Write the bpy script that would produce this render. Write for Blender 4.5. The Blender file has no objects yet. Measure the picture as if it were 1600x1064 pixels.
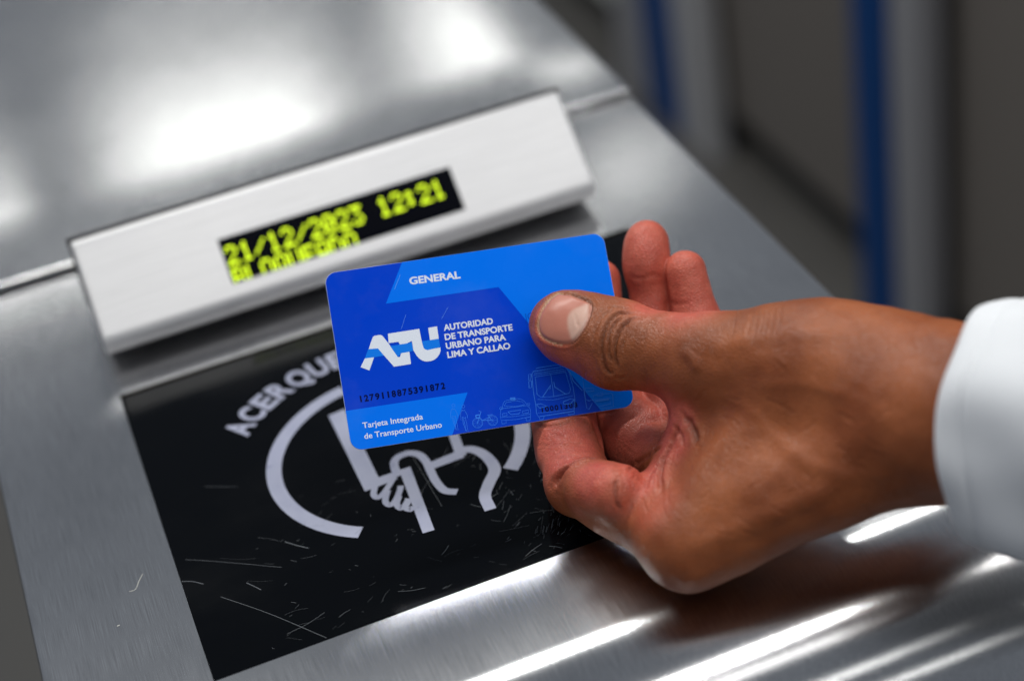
import bpy, bmesh, math, random
import numpy as np
from mathutils import Vector, Matrix
random.seed(4); np.random.seed(4)
S = bpy.context.scene
COL = S.collection
# ------------------------------------------------------------------ camera, world, lamps
TOP = 0.90                      # height of the console top above the floor, metres
F = 2826.17                     # focal length in photo pixels (1600 wide)
D = 355.0                       # camera height above the console top, mm
AX = np.array([0.92664674, 0.31433025, -0.20620938])   # console axes in camera space
AY = np.array([-0.34596305, 0.49841181, -0.79491838])
AZ = np.array([-0.1470897, 0.80794936, 0.57059833])
RW = np.stack([AX, AY, AZ])     # camera vector -> console vector
def W(x, y, z):                 # console millimetres -> world metres
    return Vector((x / 1000, y / 1000, z / 1000 + TOP))
def ray(u, v):
    return RW @ np.array([(u - 800) / F, -(v - 532) / F, -1.0])
def P3(u, v, d):                # photo point at depth d (mm) -> console mm
    return ray(u, v) * d + np.array([0, 0, D])
def on(u, v, p0=(0, 0, 0), n=(0, 0, 1)):
    n = np.array(n, float); c = np.array([0, 0, D]); r = ray(u, v)
    return c + r * (((np.array(p0, float) - c) @ n) / (r @ n))
cam = bpy.data.cameras.new('camera'); co = bpy.data.objects.new('camera', cam); COL.objects.link(co)
M = Matrix([list(RW[i]) + [0] for i in range(3)] + [[0, 0, 0, 1]])
co.matrix_world = Matrix.Translation(W(0, 0, D)) @ M
cam.sensor_width = 36; cam.lens = F / 1600 * 36
cam.clip_start = 0.01; cam.clip_end = 50
cam.dof.use_dof = True; cam.dof.focus_distance = 0.532; cam.dof.aperture_fstop = 5.0
S.camera = co
wd = bpy.data.worlds.new('World'); S.world = wd; wd.use_nodes = True
wd.node_tree.nodes['Background'].inputs[0].default_value = (0.80, 0.88, 1.0, 1)
wd.node_tree.nodes['Background'].inputs[1].default_value = 0.15
def lamp(name, x, y, z, sx, sy, e, col=(1, 1, 1), target=None):
    l = bpy.data.lights.new(name, 'AREA'); l.shape = 'RECTANGLE'
    l.size = sx / 1000; l.size_y = sy / 1000; l.energy = e; l.color = col
    o = bpy.data.objects.new(name, l); COL.objects.link(o); o.location = W(x, y, z)
    if target is not None:
        d = W(*target) - o.location
        o.rotation_euler = d.to_track_quat('-Z', 'Y').to_euler()
    return o
lamp('ceiling_lamp', 1050, 60, 1700, 2700, 70, 15, (1, .98, .95))
lamp('ceiling_lamp', 150, -300, 1700, 1300, 160, 1.6, (1, .98, .95))
lamp('ceiling_lamp', 80, 1620, 1700, 1500, 210, 25, (1, 1, .96))
lamp('ceiling_lamp', 1300, -1250, 1700, 2600, 60, 3, (1, 1, .96))
lamp('ceiling_lamp', 1500, -2300, 1700, 3000, 90, 5, (1, 1, .96))
for x, y, sx, sy, e in ((410, 3920, 520, 330, 2.6), (1130, 4150, 330, 480, 1.7), (-420, 3900, 560, 330, 1.5), (1350, 3450, 300, 260, .6)):
    lamp('far_ceiling_lamp', x, y, 1700, sx, sy, e, (1, 1, .95))
S.view_settings.view_transform = 'Standard'; S.view_settings.look = 'None'
S.view_settings.exposure = 0.58; S.view_settings.gamma = 1.0
S.view_settings.use_curve_mapping = False

# ------------------------------------------------------------------ helpers
def lin(r, g, b):
    f = lambda c: (c / 255 / 12.92) if c / 255 <= 0.04045 else ((c / 255 + .055) / 1.055) ** 2.4
    return (f(r), f(g), f(b), 1)
def mat(name, color=(.5, .5, .5, 1), rough=.5, metal=0, **k):
    m = bpy.data.materials.new(name); m.use_nodes = True
    b = m.node_tree.nodes['Principled BSDF']
    b.inputs['Base Color'].default_value = color
    b.inputs['Roughness'].default_value = rough; b.inputs['Metallic'].default_value = metal
    for a, v in k.items(): b.inputs[a.replace('_', ' ')].default_value = v
    return m
def nd(m, t, **k):
    n = m.node_tree.nodes.new(t)
    for a, v in k.items(): setattr(n, a, v)
    return n
def lk(m, a, b): m.node_tree.links.new(a, b)
def bs(m): return m.node_tree.nodes['Principled BSDF']
def pos(m, scale):
    g = nd(m, 'ShaderNodeNewGeometry'); mp = nd(m, 'ShaderNodeMapping'); mp.inputs['Scale'].default_value = scale
    lk(m, g.outputs['Position'], mp.inputs['Vector']); return mp.outputs['Vector']
def noise(m, scale, s=1.0, detail=3, rough=.55):
    n = nd(m, 'ShaderNodeTexNoise'); n.inputs['Scale'].default_value = s; n.inputs['Detail'].default_value = detail
    n.inputs['Roughness'].default_value = rough
    lk(m, pos(m, scale), n.inputs['Vector']); return n.outputs['Fac']
def rng(m, src, a, b, c, d):
    r = nd(m, 'ShaderNodeMapRange'); lk(m, src, r.inputs[0])
    for i, v in zip((1, 2, 3, 4), (a, b, c, d)): r.inputs[i].default_value = v
    return r.outputs[0]
def mul(m, a, b, op='MULTIPLY'):
    x = nd(m, 'ShaderNodeMath', operation=op)
    for i, v in enumerate((a, b)):
        if isinstance(v, (int, float)): x.inputs[i].default_value = v
        else: lk(m, v, x.inputs[i])
    return x.outputs[0]
def bump(m, h, dist, strength=1.0):
    b = nd(m, 'ShaderNodeBump'); b.inputs['Distance'].default_value = dist; b.inputs['Strength'].default_value = strength
    lk(m, h, b.inputs['Height']); lk(m, b.outputs[0], bs(m).inputs['Normal'])
def steel(name, base, r0, r1, fine=(9000, 60, 900), bstr=.00001, blotch=.04, an=0.0):
    m = mat(name, (base, base, base, 1), .3, 1)
    if an:
        tg = nd(m, 'ShaderNodeCombineXYZ'); tg.inputs[0].default_value = 1; tg.inputs[1].default_value = 0
        lk(m, tg.outputs[0], bs(m).inputs['Tangent']); bs(m).inputs['Anisotropic'].default_value = an
    n = noise(m, fine, 1, 3, .7); c = noise(m, (14, 9, 9), 1, 4)
    lk(m, rng(m, mul(m, mul(m, n, .6), mul(m, c, .6), 'ADD'), .35, .85, r0, r1), bs(m).inputs['Roughness'])
    v = rng(m, n, .3, .7, base * .76, base * 1.18); v2 = rng(m, c, .3, .7, 1 - blotch, 1 + blotch)
    vv = mul(m, v, v2); cc = nd(m, 'ShaderNodeCombineColor')
    lk(m, vv, cc.inputs[0]); lk(m, vv, cc.inputs[1]); lk(m, mul(m, vv, 1.015), cc.inputs[2])
    lk(m, cc.outputs[0], bs(m).inputs['Base Color'])
    bump(m, n, bstr, 1)
    return m
def mesh(name, vs, fs, m, parent=None, smooth=False, mm=True, mats=None, mi=None):
    me = bpy.data.meshes.new(name)
    if mm: vs = [W(*v) for v in vs]
    me.from_pydata([tuple(v) for v in vs], [], fs); me.validate(); me.update()
    for q in (mats or [m]): me.materials.append(q)
    if mi is not None: me.polygons.foreach_set('material_index', mi)
    if smooth: me.polygons.foreach_set('use_smooth', [True] * len(me.polygons))
    o = bpy.data.objects.new(name, me); COL.objects.link(o)
    if parent is not None:
        o.parent = parent; o.matrix_parent_inverse = Matrix.Translation(-parent.location)
    return o
def thing(name, label, cat, loc, kind=None, group=None):
    o = bpy.data.objects.new(name, None); COL.objects.link(o); o.location = W(*loc); o.empty_display_size = .02
    o['label'] = label; o['category'] = cat
    if group: o['group'] = group
    return o
def tag(o, label=None, cat=None, kind=None, group=None):
    if label: o['label'] = label
    if cat: o['category'] = cat
    if kind: o['kind'] = kind
    if group: o['group'] = group
def box(name, a, b, m, parent=None, bev=0, seg=2):
    bm = bmesh.new(); bmesh.ops.create_cube(bm, size=1)
    A, B = W(*a), W(*b)
    for v in bm.verts: v.co = Vector([(A[i] + B[i]) / 2 + v.co[i] * (B[i] - A[i]) for i in range(3)])
    if bev: bmesh.ops.bevel(bm, geom=bm.edges[:], offset=bev / 1000, segments=seg, profile=.5, affect='EDGES')
    me = bpy.data.meshes.new(name); bm.to_mesh(me); bm.free(); me.materials.append(m)
    o = bpy.data.objects.new(name, me); COL.objects.link(o)
    if parent is not None: o.parent = parent; o.matrix_parent_inverse = Matrix.Translation(-parent.location)
    return o
def catmull(p, n=6):
    p = [np.array(q, float) for q in p]
    if len(p) < 3: return p
    q = [2 * p[0] - p[1]] + p + [2 * p[-1] - p[-2]]; out = []
    for i in range(1, len(q) - 2):
        for t in np.linspace(0, 1, n, endpoint=False):
            a, b, c, d = q[i - 1:i + 3]
            out.append(.5 * (2 * b + (c - a) * t + (2 * a - 5 * b + 4 * c - d) * t * t + (3 * b - a - 3 * c + d) * t ** 3))
    return out + [p[-1]]
class Sheet:
    """collects flat marks on a plane (origin o, axes e1, e2, normal n) with a tiny rising offset"""
    def __init__(s, o, e1, e2, lift=.05, step=.006):
        s.o, s.e1, s.e2 = map(lambda a: np.array(a, float), (o, e1, e2)); s.n = np.cross(s.e1, s.e2)
        s.v, s.f, s.l, s.st = [], [], lift, step
    def px(s, u, v):
        q = on(u, v, s.o, s.n) - s.o; return np.array([q @ s.e1, q @ s.e2])
    def to(s, a): return s.o + s.e1 * a[0] + s.e2 * a[1] + s.n * s.l
    def poly(s, pts, px=True):
        pts = [s.px(*p) if px else np.array(p) for p in pts]; k = len(s.v)
        s.v += [s.to(p) for p in pts]; s.f.append(list(range(k, k + len(pts)))); s.l += s.st
    def line(s, pts, w, px=True, smooth=True, closed=False, cap=True):
        pts = [s.px(*p) if px else np.array(p, float) for p in pts]
        if closed: pts = pts + [pts[0]]
        if smooth: pts = catmull(pts)
        ws = [w] * len(pts) if isinstance(w, (int, float)) else list(np.interp(np.linspace(0, 1, len(pts)), np.linspace(0, 1, len(w)), w))
        k = len(s.v)
        for i, p in enumerate(pts):
            a = pts[max(i - 1, 0)]; b = pts[min(i + 1, len(pts) - 1)]; t = b - a; t = t / (np.linalg.norm(t) + 1e-9)
            sc = 1.0
            if 0 < i < len(pts) - 1:
                t0 = (p - a) / (np.linalg.norm(p - a) + 1e-9); sc = min(1 / max(.3, abs(t0 @ t)), 1.6)
            nn = np.array([-t[1], t[0]]) * ws[i] / 2 * sc
            s.v += [s.to(p + nn), s.to(p - nn)]
        for i in range(len(pts) - 1): s.f.append([k + 2 * i, k + 2 * i + 1, k + 2 * i + 3, k + 2 * i + 2])
        s.l += s.st
    def circle(s, c, r, w, px=True, n=20):
        c = s.px(*c) if px else np.array(c)
        s.line([c + r * np.array([math.cos(a), math.sin(a)]) for a in np.linspace(0, 2 * math.pi, n)], w, px=False, smooth=False)
    def build(s, name, m, parent): return mesh(name, s.v, s.f, m, parent)
_txt = {}
def text_verts(ch, weight=0.0, spacing=1.0):
    key = (ch, weight, spacing)
    if key in _txt: return _txt[key]
    c = bpy.data.curves.new('t', 'FONT'); c.body = ch; c.size = 1; c.offset = weight; c.space_character = spacing
    c.resolution_u = 6
    o = bpy.data.objects.new('t', c); COL.objects.link(o)
    dg = bpy.context.evaluated_depsgraph_get(); me = o.evaluated_get(dg).to_mesh()
    v = np.array([x.co[:2] for x in me.vertices]) if len(me.vertices) else np.zeros((0, 2)); f = [list(p.vertices) for p in me.polygons]
    o.evaluated_get(dg).to_mesh_clear(); bpy.data.objects.remove(o); _txt[key] = (v, f); return v, f
CAP = None
def put_text(sh, body, l, r, cap, weight=0.0, spacing=1.0, px=True, mono=False):
    """body set from baseline point l to r with capital height cap (mm)"""
    a = sh.px(*l) if px else np.array(l, float); b = sh.px(*r) if px else np.array(r, float)
    L = np.linalg.norm(b - a); t = (b - a) / L; n = np.array([-t[1], t[0]])
    hv, _ = text_verts('H', weight); ch = hv[:, 1].max() - hv[:, 1].min(); base = hv[:, 1].min(); sy = cap / ch
    if mono:
        pitch = L / len(body)
        for i, c in enumerate(body):
            v, f = text_verts(c, weight)
            if not len(v): continue
            w = v[:, 0].max() - v[:, 0].min(); sx = min(pitch * .78 / w, sy * 1.1)
            x0 = (i + .5) * pitch - w * sx / 2; k = len(sh.v)
            sh.v += [sh.to(a + t * (x0 + (p[0] - v[:, 0].min()) * sx) + n * ((p[1] - base) * sy)) for p in v]
            sh.f += [[k + j for j in q] for q in f]
        sh.l += sh.st; return
    v, f = text_verts(body, weight, spacing); x0, x1 = v[:, 0].min(), v[:, 0].max(); sx = L / (x1 - x0); k = len(sh.v)
    sh.v += [sh.to(a + t * ((p[0] - x0) * sx) + n * ((p[1] - base) * sy)) for p in v]
    sh.f += [[k + j for j in q] for q in f]; sh.l += sh.st

# ------------------------------------------------------------------ materials
M_top = steel('brushed_steel', .60, .13, .22, an=.9, bstr=.00002, blotch=.10)
M_rear = steel('brushed_steel_rear', .60, .14, .23, fine=(2500, 60, 900))
M_face = steel('satin_steel', .60, .42, .62, fine=(30, 9000, 900), blotch=.06, bstr=.000002); bs(M_face).inputs['Metallic'].default_value = .55
M_body = steel('steel_body', .45, .35, .5)
M_cab = mat('cabinet_steel', (.145, .13, .118, 1), .5, 0)
M_blue = mat('blue_paint', (.002, .042, .17, 1), .5, 0, Specular_IOR_Level=.2)
M_dark = mat('dark_rubber', (.02, .02, .02, 1), .7)
M_floor = mat('floor_tile', (.06, .057, .054, 1), .5)
lk(M_floor, rng(M_floor, noise(M_floor, (3, 3, 3), 1, 4), .3, .7, .35, .6), bs(M_floor).inputs['Roughness'])
M_glass = mat('black_glass', (.0015, .002, .003, 1), .07, 0, IOR=1.5, Specular_IOR_Level=.09)
ng = noise(M_glass, (16, 22, 16), 1, 5)
lk(M_glass, rng(M_glass, ng, .42, .8, .05, .22), bs(M_glass).inputs['Roughness'])
M_print = mat('reader_print', lin(138, 142, 165), .35)
lk(M_print, rng(M_print, noise(M_print, (120, 120, 120), 1, 3), .3, .7, .25, .45), bs(M_print).inputs['Roughness'])
M_scr = mat('scratch', (.022, .03, .043, 1), .5)
M_screen = mat('display_glass', (.001, .0015, .004, 1), .3, 0, Specular_IOR_Level=.015)
M_led = mat('display_dots', (.4, .5, 0, 1), .5); bs(M_led).inputs['Emission Color'].default_value = lin(214, 250, 0); bs(M_led).inputs['Emission Strength'].default_value = 1.15
def plastic(name, c):
    m = mat(name, c, .26, 0, Specular_IOR_Level=.06); 
    n = noise(m, (60, 60, 60), 1, 5); lk(m, rng(m, n, .35, .75, .2, .36), bs(m).inputs['Roughness'])
    x = nd(m, 'ShaderNodeMix', data_type='RGBA'); lk(m, rng(m, noise(m, (38, 38, 38), 1, 5, .65), .5, .8, 0, .22), x.inputs[0])
    x.inputs[6].default_value = c; x.inputs[7].default_value = tuple(min(1, v * .8 + .09) for v in c[:3]) + (1,); lk(m, x.outputs[2], bs(m).inputs['Base Color']); return m
M_c1 = plastic('card_deep_blue', (.0, .055, .66, 1))
M_c2 = plastic('card_light_blue', (.0, .19, 1.0, 1))
M_cw = plastic('card_white_print', lin(232, 240, 252))
M_cs = plastic('card_sky_blue', lin(20, 128, 245))
M_ck = plastic('card_black_print', (.0, .004, .06, 1))
M_cl = plastic('card_line_print', lin(60, 140, 255))
M_cl2 = plastic('card_pale_print', lin(120, 180, 255))
M_edge = plastic('card_edge', lin(200, 215, 235))

# ------------------------------------------------------------------ floor, turnstile
fl = mesh('floor', [(-4000, -3000, -900), (4000, -3000, -900), (4000, 6000, -900), (-4000, 6000, -900)], [(0, 1, 2, 3)], M_floor); tag(fl, kind='structure')
T = thing('turnstile', 'brushed stainless steel turnstile console with a rounded front edge, in front of the hand', 'turnstile', (93, 500, -900))
X0, X1 = -49.0, 234.5
GX0, GX1, GY0, GY1 = -2.9, 191.3, 385.2, 538.9
R = 55.0
prof = [(632.0, 0, 0, 1), (GY1, 0, 0, 1), (GY0, 0, 0, 1), (352.0, 0, 0, 1)]
for a in np.linspace(0, math.pi / 2, 40)[1:]:
    prof.append((352 - R * math.sin(a), -R * (1 - math.cos(a)), -math.sin(a), math.cos(a)))
prof.append((297, -120, -1, 0))
er = 2.6
xs = [(X0, 40), (X0, er)] + [(X0 + er - er * math.cos(a), er - er * math.sin(a)) for a in np.linspace(0, math.pi / 2, 6)[1:]]
xr = [(X1 - (x - X0), d) for x, d in xs][::-1]
xs = xs + [(GX0, 0), (GX1, 0)] + xr
vs = []; fs = []
for (y, z, ny, nz) in prof:
    for x, d in xs: vs.append((x, y - ny * d, z - nz * d))
n = len(xs); gi = [i for i, q in enumerate(xs) if q == (GX0, 0)][0]
for j in range(len(prof) - 1):
    for i in range(n - 1):
        if i == gi and j == 1: continue
        fs.append((j * n + i, (j + 1) * n + i, (j + 1) * n + i + 1, j * n + i + 1))
tp = mesh('top_panel', vs, fs, M_top, T, smooth=True)
k = 0
hw = [(GX0, GY0), (GX1, GY0), (GX1, GY1), (GX0, GY1)]
M_rim = mat('rim', (.10, .075, .04, 1), .5, .6)
mesh('glass_rim', [(x, y, 0) for x, y in hw] + [(x, y, -2) for x, y in hw], [(i, (i + 1) % 4, (i + 1) % 4 + 4, i + 4) for i in range(4)], M_rim, T)
# the rear sheet with its rounded front lip
pr = [(640.0, -2.0)] + [(634.5 - 1.3 * math.sin(a), 1.9 + 1.3 * math.cos(a)) for a in np.linspace(math.pi * .9, 0, 9)] + [(700, 3.2), (1150, 3.2)]
REAR = math.radians(0.0)
vs = []; fs = []
for y, z in pr:
    for x, d in xs[1:-1]:
        if abs(x - GX0) < .1 or abs(x - GX1) < .1: pass
        vs.append((x, y, z - d))
n2 = len(xs) - 2
for j in range(len(pr) - 1):
    for i in range(n2 - 1): fs.append((j * n2 + i, j * n2 + i + 1, (j + 1) * n2 + i + 1, (j + 1) * n2 + i))
mesh('rear_panel', vs, fs, M_rear, T, smooth=True)
box('body', (X0 + 1, 298.5, -900), (X1 - 1, 1149, -30), M_body, T)
# reader glass
g = box('reader_glass', (GX0 + .15, GY0 + .15, -4), (GX1 - .15, GY1 - .15, -.7), M_glass, T)
gs = Sheet((0, 0, -.7), (1, 0, 0), (0, 1, 0), .03, .012)
CX, CY = 75.4, 459.7
def arc(a0, a1): return [np.array([CX, CY]) + 40.7 * np.array([math.cos(math.radians(a)), math.sin(math.radians(a))]) for a in np.linspace(a0, a1, 60)]
gs.line(arc(100, 236), 5.0, px=False, smooth=False)
gs.line(arc(-46, 60), 5.0, px=False, smooth=False)
def c3(x, y): return (320 + x / 2.7586, 500 + y / 2.7586)
C3 = lambda L: [c3(*p) for p in L]
gs.poly(C3([(533, 412), (603, 384), (755, 690), (690, 738)]))                      # card outline, left bar
gs.poly(C3([(690, 738), (722, 688), (815, 655), (830, 685), (735, 722)]))
gs.poly(C3([(1042, 470), (1080, 455), (1128, 580), (1085, 598)]))                  # right bar
gs.poly(C3([(960, 618), (1100, 560), (1118, 592), (975, 645)]))
gs.line(C3([(838, 672), (820, 640), (818, 610), (838, 588), (880, 574), (925, 582), (955, 612), (975, 655), (1000, 700), (1035, 735), (1088, 741)]), 2.7)
gs.line(C3([(862, 640), (965, 912)]), 3.7, smooth=False)
for c in ([(735, 715), (728, 752), (748, 765), (775, 742), (800, 705), (812, 685)],
          [(790, 735), (778, 780), (798, 798), (822, 778), (840, 738), (845, 715)],
          [(838, 760), (828, 795), (845, 812), (865, 795), (878, 770)],
          [(880, 780), (866, 808), (885, 818), (900, 806)]):
    gs.line(C3(c), 2.0)
gs.line(C3([(1105, 560), (1160, 560), (1215, 590), (1250, 645), (1225, 705), (1208, 760), (1232, 818)]), [3.2, 3.2, 3.6, 3.9, 3.9, 3.7, 3.7], smooth=True)
gs.build('emblem', M_print, g)
ls = Sheet((0, 0, -.7), (1, 0, 0), (0, 1, 0), .035, 0)
wd_ = 'ACERQUE'; aw = {'A': 7.0, 'C': 6.4, 'E': 5.9, 'R': 6.7, 'Q': 7.6, 'U': 6.4}
ang = 143.0; RT = 53.6
for ch in wd_:
    w = aw[ch]; da = math.degrees((w + 1.0) / (RT + 4.5)); mid = math.radians(ang - da / 2); v, f = text_verts(ch, .035)
    hv, _ = text_verts('H', .035); sy = 10.0 / (hv[:, 1].max() - hv[:, 1].min()); sx = w / (v[:, 0].max() - v[:, 0].min()); cxm = (v[:, 0].max() + v[:, 0].min()) / 2
    rad = np.array([math.cos(mid), math.sin(mid)]); tan = np.array([math.sin(mid), -math.cos(mid)]); k = len(ls.v)
    ls.v += [ls.to(np.array([CX, CY]) + rad * (RT + (p[1] - hv[:, 1].min()) * sy) + tan * ((p[0] - cxm) * sx)) for p in v]
    ls.f += [[k + j for j in q] for q in f]; ang -= da
ls.build('lettering', M_print, g)
# scratches worn into the glass
ss = Sheet((0, 0, -.7), (1, 0, 0), (0, 1, 0), .012, .0003)
for pts, w in [([(290, 874), (340, 877), (440, 886)], .12), ([(345, 932), (420, 958), (510, 996)], .16), ([(284, 908), (300, 908), (318, 912)], .25),
               ([(445, 846), (465, 852), (482, 856)], .3), ([(385, 910), (400, 917), (408, 921)], .25), ([(320, 760), (370, 760)], .1), ([(640, 705), (690, 790)], .1), ([(700, 700), (640, 800)], .09)]:
    ss.line(pts, w)
rs = np.random.RandomState(7)
for i in range(420):
    a = rs.rand()
    if a < .55: x, y = 95 + 80 * rs.rand(), 392 + 50 * rs.rand() ** 1.3; th = rs.normal(.9, .35)
    else: x, y = 15 + 165 * rs.rand(), 389 + 70 * rs.rand() ** 1.5; th = rs.uniform(-.9, .9)
    L = rs.exponential(1.1) + .25; c = np.array([x, y]); t = np.array([math.cos(th), math.sin(th)]) * L; q = np.array([-t[1], t[0]]) * rs.normal(0, .08)
    if c[0] + abs(t[0]) > 189 or c[1] - abs(t[1]) < 386: continue
    ss.line([c - t, c + q, c + t], float(rs.choice([.03, .04, .05, .07, .12])), px=False)
for cxx, cyy, nn in ((101, 399, 12), (150, 410, 14), (130, 425, 10), (118, 412, 8)):
    for i in range(nn):
        c = np.array([cxx + rs.normal(0, 1) + i * .9, cyy + rs.normal(0, .5)]); t = np.array([.55, 1.0]) * rs.uniform(.4, 1.7)
        ss.line([c - t, c + t], .1, px=False, smooth=False)
tag(ss.build('scratches', M_scr, g), kind='stuff')
hs = Sheet((0, 0, 0), (1, 0, 0), (0, 1, 0), .05, .001)
hs.line([(202, 924), (212, 920), (217, 908), (223, 896)], .22); hs.line([(183, 978), (187, 976)], .4)
M_hair = mat('scratch_bright', (.36, .36, .33, 1), .5)
hs.build('scratch_mark', M_hair, tp)
# display housing: extruded section
HX0, HX1 = -2.4, 187.0
hp = [(587.0, 37.3), (585.2, 37.6), (583.5, 36.2), (558.0, 12.8)]
for a in np.linspace(0, 1, 9)[1:]:
    th = a * math.radians(112); r = 5.0
    ny, nz = -math.sin(math.radians(42) + th), math.cos(math.radians(42) + th)
    hp.append((558.0 + 5.0 * math.sin(math.radians(42)) + r * ny, 12.8 - 5.0 * math.cos(math.radians(42)) + r * nz))
hp += [(572.0, 3.0), (573.0, -.5), (602.0, -.5)]
bm = bmesh.new(); ra = [bm.verts.new(W(HX0, y, z)) for y, z in hp]; rb = [bm.verts.new(W(HX1, y, z)) for y, z in hp]
bm.faces.new(ra); bm.faces.new(rb[::-1])
for i in range(len(hp)): bm.faces.new((ra[i], rb[i], rb[(i + 1) % len(hp)], ra[(i + 1) % len(hp)]))
bmesh.ops.recalc_face_normals(bm, faces=bm.faces[:])
ed = [e for e in bm.edges if (e.verts[0] in ra) == (e.verts[1] in ra)]
bmesh.ops.bevel(bm, geom=ed, offset=.0012, segments=3, profile=.5, affect='EDGES')
me = bpy.data.meshes.new('display_housing'); bm.to_mesh(me); bm.free(); me.materials.append(M_face)
for p in me.polygons: p.use_smooth = p.area < .0016 and len(p.vertices) < 6
H = bpy.data.objects.new('display_housing', me); COL.objects.link(H); H.parent = T; H.matrix_parent_inverse = Matrix.Translation(-T.location)
box('rear_edge', (HX0 - .8, 586.6, 10), (HX1 + .8, 588.2, 38.6), mat('dark_edge', (.05, .05, .055, 1), .4, .8), H, .4)
e2 = np.array([0, 583.5 - 558.0, 36.2 - 12.8]); e2 /= np.linalg.norm(e2)
fo = np.array([0, 558.0, 12.8])
ds = Sheet(fo, (1, 0, 0), e2, .12, .0)
win = [(365, 447), (724, 325), (703, 258), (340, 378)]
wp = [ds.px(*p) for p in win]
wx0, wx1 = (wp[0][0] + wp[3][0]) / 2, (wp[1][0] + wp[2][0]) / 2; wy0, wy1 = (wp[0][1] + wp[1][1]) / 2, (wp[2][1] + wp[3][1]) / 2
print('window', wp)
ds.poly([(wx0, wy0), (wx1, wy0), (wx1, wy1), (wx0, wy1)], px=False)
scr = ds.build('screen', M_screen, H)
FONT = {'0': '01110 10001 10011 10101 11001 10001 01110', '1': '00100 01100 00100 00100 00100 00100 01110', '2': '01110 10001 00001 00010 00100 01000 11111',
        '3': '11111 00010 00100 00010 00001 10001 01110', '/': '00000 00001 00010 00100 01000 10000 00000', ':': '00000 01100 01100 00000 01100 01100 00000',
        'B': '11110 10001 10001 11110 10001 10001 11110', 'L': '10000 10000 10000 10000 10000 10000 11111', 'O': '01110 10001 10001 10001 10001 10001 01110',
        'Q': '01110 10001 10001 10001 10101 10010 01101', 'U': '10001 10001 10001 10001 10001 10001 01110', 'E': '11111 10000 10000 11110 10000 10000 11111',
        'A': '01110 10001 10001 10001 11111 10001 10001', 'D': '11100 10010 10001 10001 10001 10010 11100'}
es = Sheet(fo, (1, 0, 0), e2, .2, 0)
a0 = es.px(359.4, 418.5); a1 = es.px(697, 304.5); at = es.px(350, 389.6)
px_ = (a1[0] - a0[0]) / 95; hy = (at[1] - a0[1]) / 7
b0 = (a0[1] + a1[1]) / 2; print('dots', px_, hy, a0, a1)
for row, st in ((0, '21/12/2023 12:21'), (1, 'BLOQUEADO')):
    for ci, ch in enumerate(st):
        if ch == ' ': continue
        for r_, bits in enumerate(FONT[ch].split()):
            for c_, b in enumerate(bits):
                if b == '1':
                    x = a0[0] + (ci * 6 + c_) * px_; y = b0 + (6 - r_) * hy - row * hy * 8.4
                    dx, dy = px_ * .86, hy * .86
                    ylo = max(y, wy0 + .05)
                    if y + dy <= ylo: continue
                    es.poly([(x, ylo), (x + dx, ylo), (x + dx, y + dy), (x, y + dy)], px=False)
es.build('display_text', M_led, scr)

# ------------------------------------------------------------------ background: neighbouring turnstile cabinet and blue posts
M_light = mat('cabinet_light', (.80, .82, .76, 1), .45, 0)
Cb = thing('turnstile_cabinet', 'dark grey steel side of the neighbouring turnstile across the passage, behind the blue posts', 'turnstile', (1050, 1900, -900))
box('side_panel', (880, 900, -840), (1200, 1555, 300), M_cab, Cb, 4)
box('side_panel', (880, 1565, -840), (1200, 2230, 300), M_cab, Cb, 4)
box('side_panel', (880, 2240, -840), (1200, 3600, 300), M_light, Cb, 4)
box('plinth', (900, 905, -900), (1190, 3590, -840), M_dark, Cb)
Mp = mat('post_steel', (.30, .30, .32, 1), .4, .2)
Ml = mat('post_steel_glint', (.5, .5, .52, 1), .35, .4)  # far strip: white glints on the steel put into a paler base colour
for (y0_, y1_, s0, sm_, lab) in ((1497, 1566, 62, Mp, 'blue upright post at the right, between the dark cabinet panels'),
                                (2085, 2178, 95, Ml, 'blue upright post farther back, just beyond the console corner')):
    t = thing('post', lab, 'post', (850, y0_, -900), group='blue posts along the passage')
    box('upright', (832, y0_, -900), (868, y1_, 400), M_blue, t, 3)
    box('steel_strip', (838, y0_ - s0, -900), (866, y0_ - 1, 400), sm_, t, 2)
t = thing('post', 'grey steel upright post, left of the farther blue post', 'post', (850, 2200, -900))
box('upright', (836, 2196, -900), (868, 2300, 400), Mp, t, 3)

# ------------------------------------------------------------------ the travel card
CR = np.array([[0.98146205, -0.16902104, 0.09035564], [0.15098079, 0.97224701, 0.17871918], [-0.1180553, -0.16176413, 0.97974247]])
CT = np.array([-56.30208651, 19.97432196, -541.10261339])
c0 = RW @ CT + np.array([0, 0, D]); cx_, cy_, cz_ = RW @ CR[:, 0], RW @ CR[:, 1], RW @ CR[:, 2]
CW, CH, CRAD, CTH = 85.6, 54.0, 3.4, .78
outl = []
for (x, y, a) in ((CW - CRAD, -CRAD, 0), (CRAD, -CRAD, 90), (CRAD, -CH + CRAD, 180), (CW - CRAD, -CH + CRAD, 270)):
    for t in np.linspace(a, a + 90, 10): outl.append(np.array([x + CRAD * math.cos(math.radians(t)), y + CRAD * math.sin(math.radians(t))]))
def cpt(x, y, z): return c0 + cx_ * x + cy_ * y + cz_ * z
N = len(outl); ctr = np.array([CW / 2, -CH / 2])
vs = []
for z, ins in ((0, .12), (-.12, 0), (-CTH + .12, 0), (-CTH, .12)):
    for p in outl:
        q = p - (p - ctr) / np.linalg.norm(p - ctr) * ins; vs.append(cpt(q[0], q[1], z))
fs = [list(range(N)), list(range(4 * N - 1, 3 * N - 1, -1))]; mi = [0, 0]
for k in range(3):
    for i in range(N): fs.append([k * N + i, (k + 1) * N + i, (k + 1) * N + (i + 1) % N, k * N + (i + 1) % N]); mi.append(1)
card = mesh('travel_card', vs, fs, None, mats=[M_c1, M_edge], mi=mi)
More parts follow.
